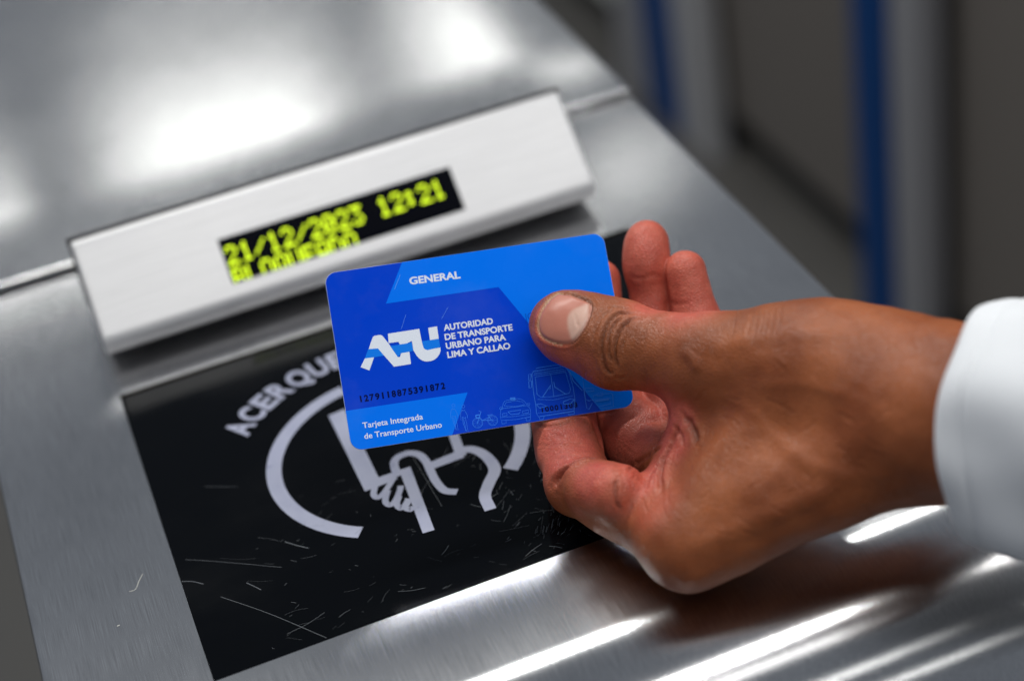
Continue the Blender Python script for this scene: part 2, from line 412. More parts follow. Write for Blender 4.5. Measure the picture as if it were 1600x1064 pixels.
tag(card, 'blue plastic travel card with white lettering, held between thumb and fingers above the reader', 'card')
def csheet(lift): return Sheet(c0, cx_, cy_, lift, .004)
def clip(poly):
    """clip polygon (card mm) to the rounded card outline"""
    out = [np.array(p, float) for p in poly]; oc = [ctr + (p - ctr) * .9985 for p in outl]
    for i in range(len(oc)):
        a, b = oc[i], oc[(i + 1) % len(oc)]; e = b - a
        if np.linalg.norm(e) < 1e-6: continue
        side = lambda p: e[0] * (p[1] - a[1]) - e[1] * (p[0] - a[0])
        new = []
        for j in range(len(out)):
            p, q = out[j], out[(j + 1) % len(out)]; sp, sq = side(p), side(q)
            if sp >= 0: new.append(p)
            if (sp >= 0) != (sq >= 0): new.append(p + (q - p) * sp / (sp - sq))
        out = new
    return out
s = csheet(.012)
A = s.px(628.3, 409.6); Bp = s.px(603, 474.5); Cp = s.px(779.1, 448.7); Dp = s.px(939.8, 642.2)
A2 = A + (A - Bp) * .3; D2 = Dp + (Dp - Cp) * .1
s.poly(clip([A2, Bp, Cp, D2, (CW + 5, D2[1]), (CW + 5, A2[1])]), px=False)
E1 = s.px(540, 642); E2 = s.px(730.6, 613.1); E3 = s.px(707, 678.5)
E3b = E3 + (E3 - E2) * .2
s.poly(clip([E1 - (E2 - E1) * .1, (-6, -60), (E3b[0], -60) if False else E3b, E2]), px=False)
s.build('light_blue_band', M_c2, card)
# logo
def k2(L): return [(540 + x / 4.432, 480 + y / 4.432) for x, y in L]
s = csheet(.028)
s.poly(k2([(160, 290), (176, 240), (190, 205), (200, 198), (238, 192), (252, 196), (263, 207), (312, 271), (362, 345), (376, 345), (385, 318), (442, 309), (453, 393), (335, 412), (224, 286)]))
s.poly(k2([(104, 415), (133, 355), (197, 347), (165, 438)]))
s.poly(k2([(293, 184), (510, 150), (517, 200), (427, 250), (376, 258), (371, 250), (366, 240), (298, 249)]))
s.poly(k2([(427, 250), (427, 220), (510, 150), (528, 240), (536, 268), (500, 330), (470, 300), (460, 240), (452, 222), (431, 225)]))
cu = k2([(536, 268), (541, 284), (553, 294), (570, 297), (590, 292), (600, 289), (656, 279), (658, 300), (650, 325), (635, 347), (612, 365), (590, 373), (560, 376), (535, 371), (512, 357), (492, 336), (478, 312), (470, 300)])
s.poly(cu)
s.poly(k2([(572, 143), (633, 133), (645, 218), (584, 228)]))
s.build('logo', M_cw, card)
s = csheet(.029)
s.poly(k2([(157, 290), (224, 285), (266, 335), (190, 348), (133, 355)]))
s.poly(k2([(308, 269), (358, 262), (371, 258), (376, 258), (458, 244), (470, 301), (442, 309), (385, 318), (366, 343), (360, 343)]))
s.poly(k2([(528, 236), (645, 218), (656, 277), (600, 289), (570, 297), (550, 293), (540, 283)]))
s.build('logo_stripe', M_cs, card)
# lettering
s = csheet(.034)
def c7(x, y): return (540 + x / 5.32, 360 + y / 5.32)
put_text(s, 'GENERAL', c7(534, 452), c7(957, 399), 2.25, .032, 1.0)
put_text(s, 'AUTORIDAD', c7(818, 836), c7(1228, 778), 1.92, .03)
put_text(s, 'DE TRANSPORTE', c7(828, 914), c7(1391, 830), 1.92, .03)
put_text(s, 'URBANO PARA', c7(838, 988), c7(1335, 912), 1.92, .03)
put_text(s, 'LIMA Y CALLAO', c7(850, 1062), c7(1372, 984), 1.92, .03)
put_text(s, 'Tarjeta Integrada', k2([(120, 838)])[0], k2([(537, 775)])[0], 1.68, .012)
put_text(s, 'de Transporte Urbano', k2([(132, 912)])[0], k2([(668, 831)])[0], 1.68, .012)
s.build('lettering', M_cw, card)
s = csheet(.036)
put_text(s, '1279118875391872', k2([(90, 660)])[0], k2([(697, 564)])[0], 1.95, .035, mono=True)
s.build('serial_number', M_ck, card); s = csheet(.036)
def k3(L): return [(690 + x / 5.161, 560 + y / 5.161) for x, y in L]
put_text(s, '10001308', k3([(795, 436)])[0], k3([(1102, 391)])[0], 1.55, .03, mono=True)
s.build('batch_number', M_ck, card)
s = csheet(.036)
put_text(s, 'JC', (820.5, 501), (833.5, 499), 2.1, -.012); put_text(s, 'AO', (823, 516), (836, 514), 2.1, -.012)
s.build('faint_lettering', plastic('card_faint_print', lin(4, 70, 190)), card)
# line drawings of people, bicycle, taxi, bus and a second vehicle
s = csheet(.040); s.st = .0004
lw = .10
def dl(L, w=lw, sm=False, closed=False): s.line(k3(L), w, smooth=sm, closed=closed)
for hx, hy, bx in ((95, 378, 0), (175, 388, 80)):
    s.circle(k3([(hx, hy)])[0], .45, .10); 
    x = hx
    dl([(x - 10, hy + 26), (x - 22, hy + 60), (x - 18, hy + 110)], sm=True); dl([(x + 8, hy + 26), (x + 32, hy + 70), (x + 34, hy + 92)], sm=True)
    dl([(x - 10, hy + 26), (x - 2, hy + 34), (x + 8, hy + 26)]); dl([(x - 12, hy + 84), (x + 14, hy + 92), (x + 20, hy + 82)], sm=True)
    dl([(x - 8, hy + 90), (x, hy + 140), (x + 26, hy + 198), (x + 45, hy + 194)]); dl([(x + 16, hy + 92), (x + 28, hy + 140), (x + 36, hy + 190)])
    dl([(x + 2, hy + 100), (x + 14, hy + 150), (x + 20, hy + 196)])
for wx, wy in ((290, 520), (412, 500)):
    s.circle(k3([(wx, wy)])[0], 1.5, .11); s.circle(k3([(wx, wy)])[0], 1.2, .05)
    for a in range(8):
        t = a * math.pi / 4; c = s.px(*k3([(wx, wy)])[0]); s.line([c, c + 1.2 * np.array([math.cos(t), math.sin(t)])], .05, px=False, smooth=False)
dl([(290, 520), (305, 470), (330, 500), (400, 495), (412, 500)], .15); dl([(305, 470), (318, 430), (300, 422)], .15); dl([(400, 495), (378, 460), (365, 458), (412, 452)], .15)
dl([(275, 458), (308, 455), (306, 478), (280, 480)], .3, closed=True); dl([(330, 500), (385, 470)], .12)
# taxi
dl([(555, 320), (592, 317), (592, 330), (557, 332)], .3, closed=True)
dl([(490, 390), (505, 350), (540, 335), (620, 325), (660, 340), (690, 375)], sm=True); dl([(505, 385), (520, 355), (600, 340), (650, 350), (672, 372), (600, 388), (505, 385)], .1)
dl([(470, 395), (490, 390), (488, 412), (465, 408)], closed=True); dl([(690, 365), (712, 362), (706, 382)], closed=True)
dl([(475, 430), (480, 405), (560, 395), (690, 380), (712, 400), (718, 430), (716, 470), (600, 492), (480, 500), (474, 470)], closed=True)
dl([(535, 430), (640, 415), (625, 445), (560, 452)], .14, closed=True); dl([(490, 445), (525, 440), (528, 460), (492, 465)], .1, closed=True); dl([(650, 425), (700, 415), (700, 438), (655, 446)], .1, closed=True)
dl([(480, 475), (600, 466), (716, 448)], .1); dl([(484, 505), (486, 528), (520, 524), (520, 500)], .1); dl([(680, 480), (684, 505), (714, 500), (716, 472)], .1)
# bus
dl([(728, 130), (740, 105), (900, 80), (985, 66), (1010, 84), (1030, 120), (1060, 230), (1075, 330), (1070, 400), (1066, 425), (780, 470), (765, 440), (760, 380), (745, 300), (735, 220)], .15, closed=True)
dl([(760, 90), (765, 78), (940, 50), (965, 64)], .12); dl([(745, 122), (985, 84)], .12); dl([(742, 135), (1002, 96)], .12)
dl([(755, 150), (880, 128), (1000, 110), (1040, 250), (1030, 280), (900, 308), (800, 312), (770, 290)], .12, closed=True)
dl([(880, 128), (905, 305)], .14); dl([(815, 310), (880, 215), (872, 250)], .2); dl([(905, 190), (912, 230), (1005, 290)], .2)
dl([(700, 130), (722, 125), (718, 175), (704, 178)], .12, closed=True); dl([(702, 185), (726, 182), (726, 235), (706, 238)], .14, closed=True)
dl([(765, 370), (800, 365), (850, 385), (790, 400)], .16, closed=True); dl([(980, 350), (1040, 325), (1070, 330), (1040, 365), (985, 370)], .18, closed=True)
dl([(770, 330), (900, 335), (1060, 300)], .1); dl([(775, 440), (900, 430), (1066, 405)], .1); dl([(790, 475), (792, 495), (822, 490), (826, 466)], .12); dl([(1020, 440), (1024, 455), (1072, 446), (1070, 425)], .12)
# second vehicle on the light band
dl([(1030, 100), (1060, 180), (1135, 260)], .2); dl([(1125, 110), (1140, 180), (1160, 330), (1200, 345)], .12)
dl([(1155, 240), (1225, 240), (1228, 262), (1165, 268)], .14, closed=True); dl([(1130, 90), (1150, 280), (1170, 400), (1190, 410), (1215, 360)], .12)
dl([(1220, 300), (1365, 280), (1380, 290), (1385, 390), (1290, 405)], .14); dl([(1215, 335), (1360, 318), (1362, 365), (1270, 388)], .14, closed=True)
dl([(1240, 345), (1350, 330)], .35); dl([(1250, 285), (1300, 275), (1300, 300), (1256, 305)], .1, closed=True); dl([(1180, 345), (1220, 330), (1225, 295)], .1)
s.build('line_drawings', M_cl, card)
ws_ = csheet(.046)
for L in ([(655, 640), (648, 656)], [(668.5, 416), (660, 436)], [(625, 430), (618, 447)], [(615, 434), (611, 446)]): pass
ws_.line([(625.5, 429), (616.5, 452)], .10); ws_.line([(634, 492), (627, 514)], .07); ws_.line([(700, 480), (690, 498)], .06)
ws_.build('scuff_mark', M_cl2, card)

# ------------------------------------------------------------------ the hand (one continuous skin mesh)
def CP(u, v, d): return np.array([(u - 800) / F * d, -(v - 532) / F * d, -d])
def rcone(p, a, b, r1, r2):
    ba = b - a; l2 = ba @ ba; rr = r1 - r2; a2 = l2 - rr * rr; il2 = 1 / l2
    pa = p - a; y = pa @ ba; z = y - l2; q = pa * l2 - np.outer(y, ba); x2 = (q * q).sum(1); y2 = y * y * l2; z2 = z * z * l2
    k = np.sign(rr) * rr * rr * x2
    o = (np.sqrt(x2 * a2 * il2) + y * rr) * il2 - r1
    m1 = np.sign(z) * a2 * z2 > k; m2 = np.sign(y) * a2 * y2 < k
    o = np.where(m2, np.sqrt(x2 + y2) * il2 - r1, o); o = np.where(m1, np.sqrt(x2 + z2) * il2 - r2, o)
    return o
def tri(p, a, b, c, r):
    ba, cb, ac = b - a, c - b, a - c; pa, pb, pc = p - a, p - b, p - c; nor = np.cross(ba, ac)
    def sg(e, q): return np.sign(q @ np.cross(e, nor))
    ins = (sg(ba, pa) + sg(cb, pb) + sg(ac, pc)) < 2
    def ed(e, q):
        t = np.clip((q @ e) / (e @ e), 0, 1); d = np.outer(t, e) - q; return (d * d).sum(1)
    de = np.minimum(np.minimum(ed(ba, pa), ed(cb, pb)), ed(ac, pc))
    return np.sqrt(np.where(ins, de, (pa @ nor) ** 2 / (nor @ nor))) - r
def ell(p, c, ax, r):
    q = (p - c) @ np.array(ax).T; r = np.array(r); k0 = np.linalg.norm(q / r, axis=1); k1 = np.linalg.norm(q / (r * r), axis=1)
    return k0 * (k0 - 1) / np.maximum(k1, 1e-6)
def smin(a, b, k):
    h = np.maximum(k - np.abs(a - b), 0) / k; return np.minimum(a, b) - h * h * k * .25
def smax(a, b, k): return -smin(-a, -b, k)
def unit(v): return v / np.linalg.norm(v)
J = dict(
    tt=CP(864, 500, 533.5), ti=CP(968, 538, 527), tm=CP(1122, 566, 510), tc=CP(1290, 586, 497), wr=CP(1455, 643, 484), fa=CP(1538, 662, 470) + np.array([.80, -.06, .58]) * 34, fe=CP(1538, 662, 470) + np.array([.80, -.06, .58]) * 110,
    im=CP(1076, 852, 499), ip=CP(903, 754, 531), idp=CP(879, 640, 554.5), it=CP(893, 545, 563),
    mm=CP(1130, 775, 515), mp=CP(990, 689, 551), md=CP(938, 560, 567), mt=CP(934, 440, 568),
    rm=CP(1170, 710, 522), rp=CP(1052, 655, 552), rd=CP(1020, 515, 568), rt=CP(1011, 378, 568),
    pm=CP(1215, 660, 524), pp=CP(1118, 610, 548), pd=CP(1088, 505, 562), pt=CP(1071, 424, 562))
def sdf(p):
    g = J; r_ = lambda a, b, x, y: rcone(p, g[a], g[b], x, y)
    # palm body
    palm = tri(p, g['im'], g['tc'], g['wr'], 10.0)
    palm = smin(palm, tri(p, CP(1150, 640, 515), g['tc'], CP(1110, 800, 505), 10.5), 14)
    palm = smin(palm, tri(p, g['im'], g['pm'], g['wr'], 9.5), 8)
    palm = smin(palm, r_('im', 'wr', 9.4, 21), 7)
    palm = smin(palm, r_('wr', 'fa', 23, 25.5), 8)
    palm = smin(palm, r_('tc', 'wr', 18.0, 21.5), 7)
    palm = smin(palm, r_('fa', 'fe', 25.5, 34), 10)
    # thumb metacarpal and the web
    palm = smin(palm, r_('tm', 'tc', 12.6, 17.6), 10)
    palm = smin(palm, rcone(p, CP(1205, 566, 504), CP(1370, 586, 492), 15.2, 18.4), 6)
    palm = smin(palm, tri(p, CP(1085, 600, 516), CP(1180, 640, 510), CP(1075, 745, 514), 5.5), 12)
    # index base, palm side pad
    palm = smin(palm, rcone(p, CP(1045, 790, 512), CP(1062, 700, 522), 9.0, 6.0), 7)
    palm = smin(palm, r_('im', 'ip', 9.8, 9.6), 7)
    palm = smin(palm, r_('mm', 'mp', 10.5, 8.8), 3)
    palm = smin(palm, r_('rm', 'rp', 10.0, 8.3), 3)
    palm = smin(palm, r_('pm', 'pp', 9.5, 7.8), 3)
    # fingers
    idx = smin(r_('ip', 'idp', 9.9, 9.0), r_('idp', 'it', 8.8, 7.5), 3)
    idx = smin(idx, rcone(p, CP(887, 705, 543), CP(881, 668, 550.5), 9.6, 9.2), 3)
    idx = smin(idx, rcone(p, CP(928, 763, 520), CP(962, 772, 511), 8.6, 9.0), 1.6)
    mid = smin(smin(r_('mp', 'md', 9.0, 8.3), r_('md', 'mt', 8.2, 7.2), 3), rcone(p, CP(996, 688, 548), CP(1016, 672, 549), 8.2, 7.6), 6)
    rng_ = smin(r_('rp', 'rd', 8.2, 7.3), r_('rd', 'rt', 6.9, 6.75), 3)
    rng_ = smin(rng_, ell(p, CP(1008, 410, 566), [unit(g['rt'] - g['rd']), unit(np.cross(g['rt'] - g['rd'], [0, 0, 1.])), np.array([0, 0, 1.])], (10, 6.9, 7.6)), 3)
    pky = smin(r_('pp', 'pd', 7.6, 7.2), r_('pd', 'pt', 7.4, 6.5), 3)
    d = smin(palm, idx, 1.8)
    for q in (mid, rng_, pky): d = smin(d, q, .7)
    for a_, b_, r1_, r2_ in ((CP(937, 648, 542), CP(942, 712, 536.5), 2.2, 1.3), (CP(1042, 395, 556), CP(1047, 470, 556), 1.0, 1.2)):
        d = smax(d, -rcone(p, a_, b_, r1_, r2_), 1.5)
    q = (p - CT) @ CR
    fb = np.maximum(np.abs(q[:, 2] - 5.9) - 6.7, np.maximum(np.abs(q[:, 0] - CW / 2) - CW / 2 - .2, np.abs(q[:, 1] + CH / 2) - CH / 2 - .2))
    d = smax(d, -fb, .8)
    # thumb: broad, slightly flat end
    ta = unit(g['tt'] - g['ti']); tn = unit(np.array([.12, .30, 1.0]) - ta * (np.array([.12, .30, 1.0]) @ ta)); ts = np.cross(ta, tn)
    th = rcone(p, g['ti'] - ta * 1.0, g['tm'], 11.5, 12.9)
    th = smin(th, ell(p, g['tt'] - ta * 5.6 - tn * .3, [ta, ts, tn], (12.4, 10.9, 8.3)), 4)
    th = smin(th, ell(p, g['tt'] - ta * 13.0, [ta, ts, tn], (13, 11.6, 9.2)), 5)
    th = smin(th, ell(p, g['ti'] + ta * 0, [ta, ts, tn], (10, 12.3, 10.6)), 5)
    d = smin(d, th, 6)
    # hold the pads against the card: nothing passes through it
    slab = np.maximum(np.abs(q[:, 2] + CTH / 2) - (CTH / 2 + .06), np.maximum(np.abs(q[:, 0] - CW / 2) - CW / 2 - .2, np.abs(q[:, 1] + CH / 2) - CH / 2 - .2))
    return smax(d, -slab, .8)
def surface_nets(fn, lo, hi, h, B=12):
    n = np.ceil((hi - lo) / h).astype(int); n = (n // B + 1) * B; FD = np.full(n + 1, 99., np.float32)
    cb = [np.arange(0, n[i], B) for i in range(3)]
    g = np.stack(np.meshgrid(*cb, indexing='ij'), -1).reshape(-1, 3)
    cen = lo + (g + B / 2) * h; dd = fn(cen); act = g[np.abs(dd) < B * h * 1.0 + 3.5]
    inside = g[dd <= -(B * h * 1.0 + 3.5)]
    for b in inside: FD[b[0]:b[0] + B + 1, b[1]:b[1] + B + 1, b[2]:b[2] + B + 1] = -99
    loc = np.stack(np.meshgrid(*[np.arange(B + 1)] * 3, indexing='ij'), -1).reshape(-1, 3)
    for s0 in range(0, len(act), 60):
        bl = act[s0:s0 + 60]; idx = (bl[:, None, :] + loc[None]).reshape(-1, 3)
        FD[idx[:, 0], idx[:, 1], idx[:, 2]] = fn(lo + idx * h)
    s = FD < 0; acc = None; cnt = None
    c = [slice(0, -1), slice(1, None)]
    mixed = np.zeros(n, bool); s000 = s[:-1, :-1, :-1]
    for i in (0, 1):
        for j in (0, 1):
            for k in (0, 1): mixed |= (s[c[i], c[j], c[k]] != s000)
    cells = np.argwhere(mixed); acc = np.zeros((len(cells), 3)); cnt = np.zeros(len(cells))
    for a in range(3):
        for u in (0, 1):
            for w in (0, 1):
                o0 = np.zeros(3, int); o0[(a + 1) % 3] = u; o0[(a + 2) % 3] = w; o1 = o0.copy(); o1[a] = 1
                p0, p1 = cells + o0, cells + o1; f0 = FD[tuple(p0.T)]; f1 = FD[tuple(p1.T)]; m = (f0 < 0) != (f1 < 0)
                t = np.where(m, f0 / np.where(m, f0 - f1, 1), 0); q = p0 + (p1 - p0) * t[:, None]; acc[m] += q[m]; cnt[m] += 1
    V = lo + acc / cnt[:, None] * h
    vid = np.full(n, -1, np.int64); vid[tuple(cells.T)] = np.arange(len(cells)); Q = []
    for a in range(3):
        b_, c_ = (a + 1) % 3, (a + 2) % 3
        A0 = [slice(None)] * 3; A1 = [slice(None)] * 3; A0[a] = slice(0, -1); A1[a] = slice(1, None)
        e = np.argwhere(s[tuple(A0)] != s[tuple(A1)]); e = e[(e[:, b_] > 0) & (e[:, c_] > 0) & (e[:, b_] < n[b_]) & (e[:, c_] < n[c_])]
        fl_ = s[tuple(e.T)]; ob = np.zeros(3, int); ob[b_] = 1; oc = np.zeros(3, int); oc[c_] = 1
        q = np.stack([vid[tuple((e - ob - oc).T)], vid[tuple((e - oc).T)], vid[tuple(e.T)], vid[tuple((e - ob).T)]], 1)
        q[~fl_] = q[~fl_][:, ::-1]; Q.append(q)
    Q = np.concatenate(Q); Q = Q[(Q >= 0).all(1)]
    return V, Q
HS = 0.5
import time; t0 = time.time()
V, Q = surface_nets(sdf, np.array([-6., -82., -600.]), np.array([230., 42., -330.]), HS)
def grad(p, e=.15):
    g = np.zeros_like(p)
    for i in range(3):
        d = np.zeros(3); d[i] = e; g[:, i] = sdf(p + d) - sdf(p - d)
    return g / np.maximum(np.linalg.norm(g, axis=1, keepdims=True), 1e-9)
for _ in range(1):
    V = V - grad(V) * np.clip(sdf(V), -.3, .3)[:, None]
NR = grad(V, .3)
print('hand', len(V), len(Q), time.time() - t0)
UV = np.stack([800 + F * V[:, 0] / -V[:, 2], 532 - F * V[:, 1] / -V[:, 2]], 1); dep = -V[:, 2]
front = (NR * -V).sum(1) > 0
def anchor(u, v):
    d = np.hypot(UV[:, 0] - u, UV[:, 1] - v); m = np.where(front & (d < 6))[0]
    if not len(m): m = np.where(d < 25)[0]
    if not len(m): return None
    m = m[dep[m] < dep[m].min() + 4]; return V[m[np.argmin(d[m])]]
def curve_dist(pts, n=8):
    P = [anchor(*q) for q in catmull(pts, n)]; P = [q for q in P if q is not None]
    lo, hi = np.min(P, 0) - 4, np.max(P, 0) + 4
    idx = np.where(((V > lo) & (V < hi)).all(1))[0]; best = np.full(len(idx), 99.); tt = np.zeros(len(idx)); X_ = V[idx]
    for i in range(len(P) - 1):
        e = P[i + 1] - P[i]; L = e @ e + 1e-9
        if L > 36: continue
        t = np.clip(((X_ - P[i]) @ e) / L, 0, 1); d = np.linalg.norm(X_ - P[i] - np.outer(t, e), axis=1); m = d < best; best[m] = d[m]; tt[m] = (i + t[m]) / (len(P) - 1)
    return idx, best, tt
def vn(P, s, seed):
    q = P / s; i = np.floor(q).astype(int); f = q - i; f = f * f * (3 - 2 * f); out = 0
    for dx in (0, 1):
        for dy in (0, 1):
            for dz in (0, 1):
                h = ((i[:, 0] + dx) * 374761393 + (i[:, 1] + dy) * 668265263 + (i[:, 2] + dz) * 2147483647 + seed * 977) & 0xffffffff
                h = ((h ^ (h >> 13)) * 1274126177) & 0xffffffff; h = ((h ^ (h >> 16)) & 0xffff) / 65535.0
                out = out + h * (f[:, 0] if dx else 1 - f[:, 0]) * (f[:, 1] if dy else 1 - f[:, 1]) * (f[:, 2] if dz else 1 - f[:, 2])
    return out - .5
disp = np.zeros(len(V)); disp += 1.1 * vn(V, 13., 1) * (dep < 530) + .35 * vn(V, 5., 2) + .12 * vn(V, 2.2, 3)
dark = np.zeros(len(V)); pink = np.zeros(len(V)); nail = np.zeros(len(V)); lun = np.zeros(len(V)); cream = np.zeros(len(V))
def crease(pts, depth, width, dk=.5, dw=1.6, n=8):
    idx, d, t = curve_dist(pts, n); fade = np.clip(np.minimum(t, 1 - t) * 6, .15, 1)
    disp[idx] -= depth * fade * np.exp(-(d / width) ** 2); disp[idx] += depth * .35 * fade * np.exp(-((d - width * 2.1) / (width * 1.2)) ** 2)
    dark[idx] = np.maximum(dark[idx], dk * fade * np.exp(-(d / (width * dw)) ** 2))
def h5(L): return [(800 + x / 3.546, 320 + y / 3.546) for x, y in L]
def h6(L): return [(800 + x / 3.04, 580 + y / 3.04) for x, y in L]
for L, a, w in (([(690, 602), (640, 598), (590, 600), (545, 640), (515, 700), (502, 780), (505, 850), (520, 900), (545, 930), (572, 912)], .75, .55),
                ([(705, 622), (650, 640), (610, 680), (582, 740), (570, 800), (576, 870), (580, 900)], .75, .5),
                ([(570, 578), (520, 600), (480, 650), (458, 720), (450, 790)], .35, .5), ([(620, 612), (575, 650), (548, 700), (538, 780), (548, 850), (565, 885)], .55, .4),
                ([(520, 560), (470, 610), (440, 680)], .22, .45), ([(640, 660), (625, 720), (610, 800)], .25, .5), ([(540, 560), (600, 565), (650, 580)], .3, .45), ([(560, 940), (600, 960), (640, 940)], .2, .5),
                ([(480, 760), (478, 820), (490, 880)], .25, .4), ([(720, 640), (690, 690), (670, 740)], .15, .5)):
    crease(h5(L), a, w, .45 * min(1, a * 1.6))
for L, a, w, dk in (([(190, 548), (240, 495), (300, 440), (350, 412), (405, 408)], 1.7, .9, .6), ([(500, 500), (490, 560), (494, 620), (512, 665)], .55, .5, .4),
                ([(795, 238), (765, 320), (725, 410), (702, 500), (712, 590)], .9, .8, .35), ([(805, 205), (845, 250), (872, 300), (878, 350)], .8, .8, .5), ([(720, 350), (650, 400), (590, 440), (540, 480)], .5, .6, .3),
                ([(700, 430), (660, 500), (630, 570)], .35, .6, .15), ([(735, 380), (690, 460), (665, 560)], .4, .5, .2), ([(760, 260), (800, 300), (812, 360)], .4, .6, .25),
                ([(95, 250), (160, 262), (230, 250), (300, 228)], .4, .5, .3), ([(400, 205), (450, 200), (500, 190)], .2, .5, .2)):
    crease(h6(L), a, w, dk)
for L in ([(1012, 468), (1000, 474), (985, 470)], [(983, 430), (1000, 436), (1020, 430), (1036, 434)], [(1045, 470), (1060, 476), (1082, 472)], [(1005, 480), (1030, 486), (1042, 480)]):
    crease(L, .14, .6, .12)
rs = np.random.RandomState(3)
for i in range(26):      # fine cross lines on the finger pads and palm
    u, v = (rs.uniform(835, 925), rs.uniform(670, 735)) if i < 12 else (rs.uniform(960, 1060), rs.uniform(680, 800))
    th = rs.normal(-.15, .25) if i < 12 else rs.normal(1.2, .5); L = rs.uniform(8, 22)
    crease([(u - L * math.cos(th), v - L * math.sin(th)), (u, v + rs.normal(0, 2)), (u + L * math.cos(th), v + L * math.sin(th))], .13, .35, .10, n=4)
def ridge(pts, h, w):
    idx, d, t = curve_dist(pts, 6); fade = np.clip(np.minimum(t, 1 - t) * 4, 0, 1); disp[idx] += h * fade * np.exp(-(d / w) ** 2)
ridge([(1105, 545), (1180, 530), (1260, 520), (1350, 525)], .45, 2.6)
ridge([(1100, 600), (1170, 640), (1230, 700), (1310, 740), (1400, 745)], .25, 1.9)
ridge([(1150, 620), (1210, 600), (1290, 610), (1380, 640)], .22, 1.8)
ridge([(1075, 860), (1150, 830), (1240, 790), (1340, 740)], .8, 3.0)
ridge([(1060, 545), (1080, 560), (1095, 585)], .4, 1.6)
for i in range(9):
    u = 1150 + i * 9 + rs.normal(0, 3); crease([(u, 482 - i), (u - 3, 500), (u - 9, 522 + rs.uniform(0, 18))], .16, .4, .12, n=4)
for i in range(40):
    u, v = rs.uniform(1080, 1420), rs.uniform(520, 840); th = rs.choice([.5, -.9]) + rs.normal(0, .2); L = rs.uniform(8, 22)
    crease([(u - L * math.cos(th), v - L * math.sin(th)), (u, v + rs.normal(0, 2)), (u + L * math.cos(th), v + L * math.sin(th))], .10, .4, .05, n=4)
for i in range(16):
    u, v = rs.uniform(895, 1010), rs.uniform(480, 600); th = 1.75 + rs.normal(0, .2); L = rs.uniform(6, 16)
    crease([(u - L * math.cos(th), v - L * math.sin(th)), (u, v + rs.normal(0, 2)), (u + L * math.cos(th), v + L * math.sin(th))], .16, .35, .12, n=4)
# nail
def pdist(uv, poly):
    P = np.array(poly); d = np.full(len(uv), 1e9); ins = np.zeros(len(uv), bool)
    for i in range(len(P)):
        a, b = P[i], P[(i + 1) % len(P)]; e = b - a; t = np.clip(((uv - a) @ e) / (e @ e), 0, 1)
        d = np.minimum(d, np.hypot(*(uv - a - t[:, None] * e).T))
        c = ((a[1] > uv[:, 1]) != (b[1] > uv[:, 1])) & (uv[:, 0] < (b[0] - a[0]) * (uv[:, 1] - a[1]) / (b[1] - a[1] + 1e-12) + a[0]); ins ^= c
    return np.where(ins, -d, d)
sel = np.where(front & (UV[:, 0] < 960) & (UV[:, 0] > 825) & (UV[:, 1] > 450) & (UV[:, 1] < 575) & (dep < 538))[0]
NP = catmull([(872, 459.5), (857, 472), (845, 492), (842.5, 512), (850, 526), (868, 534.5), (884, 537), (897, 533.5), (909, 520), (919, 500), (923.5, 480), (919, 472), (905, 467), (893, 462.4)] + [(872, 459.5)], 4)[:-1]
LP = catmull([(921.5, 474), (908, 479), (894, 487), (887.5, 499), (889, 515), (896, 531), (909, 520), (919, 500), (921.5, 474)], 4)[:-1]
dn = pdist(UV[sel], NP) * .19; dl_ = pdist(UV[sel], LP) * .19
nail[sel] = np.clip(.5 - dn / .25, 0, 1); lun[sel] = np.clip(.5 - dl_ / .9, 0, 1) * nail[sel]
disp[sel] += .22 * np.clip(-dn / .8, 0, 1) - .5 * np.exp(-((dn - .1) / .32) ** 2) + .25 * np.exp(-((dn - 1.0) / .6) ** 2)
cream[sel] = np.exp(-((dn - .25) / .2) ** 2) * (UV[sel][:, 0] < 880 ) * 1.0
prox = UV[sel][:, 0] > 893
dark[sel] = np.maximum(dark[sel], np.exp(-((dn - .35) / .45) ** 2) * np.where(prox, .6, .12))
# tone: 1 where the skin is palm-like
def blob(u, v, r, w, dmin=0):
    a = anchor(u, v)
    if a is None: return
    d = np.linalg.norm(V - a, axis=1) / (r * .185); pink[:] = np.maximum(pink, w * np.clip(1.25 * np.exp(-d ** 2.6 * .8), 0, 1))
for b in ((880, 700, 62, 1), (850, 690, 40, 1), (925, 745, 46, .95), (895, 790, 26, .45), (985, 675, 60, 1), (1040, 645, 45, 1), (1012, 375, 60, 1), (1010, 440, 60, 1), (1075, 440, 55, 1), (1085, 485, 45, 1), (968, 430, 40, 1), (1000, 745, 46, 1),
          (965, 780, 32, .65), (1050, 690, 36, .9), (1020, 790, 40, .5), (1065, 650, 24, .9), (848, 535, 28, .8), (845, 490, 14, .7), (880, 556, 26, .6), (915, 575, 26, .4), (930, 640, 50, 1), (1022, 480, 35, 1)):
    blob(*b)
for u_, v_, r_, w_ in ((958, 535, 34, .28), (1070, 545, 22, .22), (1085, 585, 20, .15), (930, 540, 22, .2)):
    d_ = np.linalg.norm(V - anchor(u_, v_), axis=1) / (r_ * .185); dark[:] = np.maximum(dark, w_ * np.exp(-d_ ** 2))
pink[:] = np.where(dep > 536, np.maximum(pink, np.clip((dep - 536) / 6, 0, 1)), pink)
V2 = V + NR * disp[:, None]
WV = V2 @ RW.T + np.array([0, 0, D])
me = bpy.data.meshes.new('person'); nv = len(V2)
me.vertices.add(nv); me.vertices.foreach_set('co', (WV / 1000 + np.array([0, 0, TOP])).astype(np.float32).ravel())
me.loops.add(len(Q) * 4); me.loops.foreach_set('vertex_index', Q.astype(np.int32).ravel())
me.polygons.add(len(Q)); me.polygons.foreach_set('loop_start', np.arange(0, len(Q) * 4, 4, dtype=np.int32)); me.polygons.foreach_set('loop_total', np.full(len(Q), 4, dtype=np.int32))
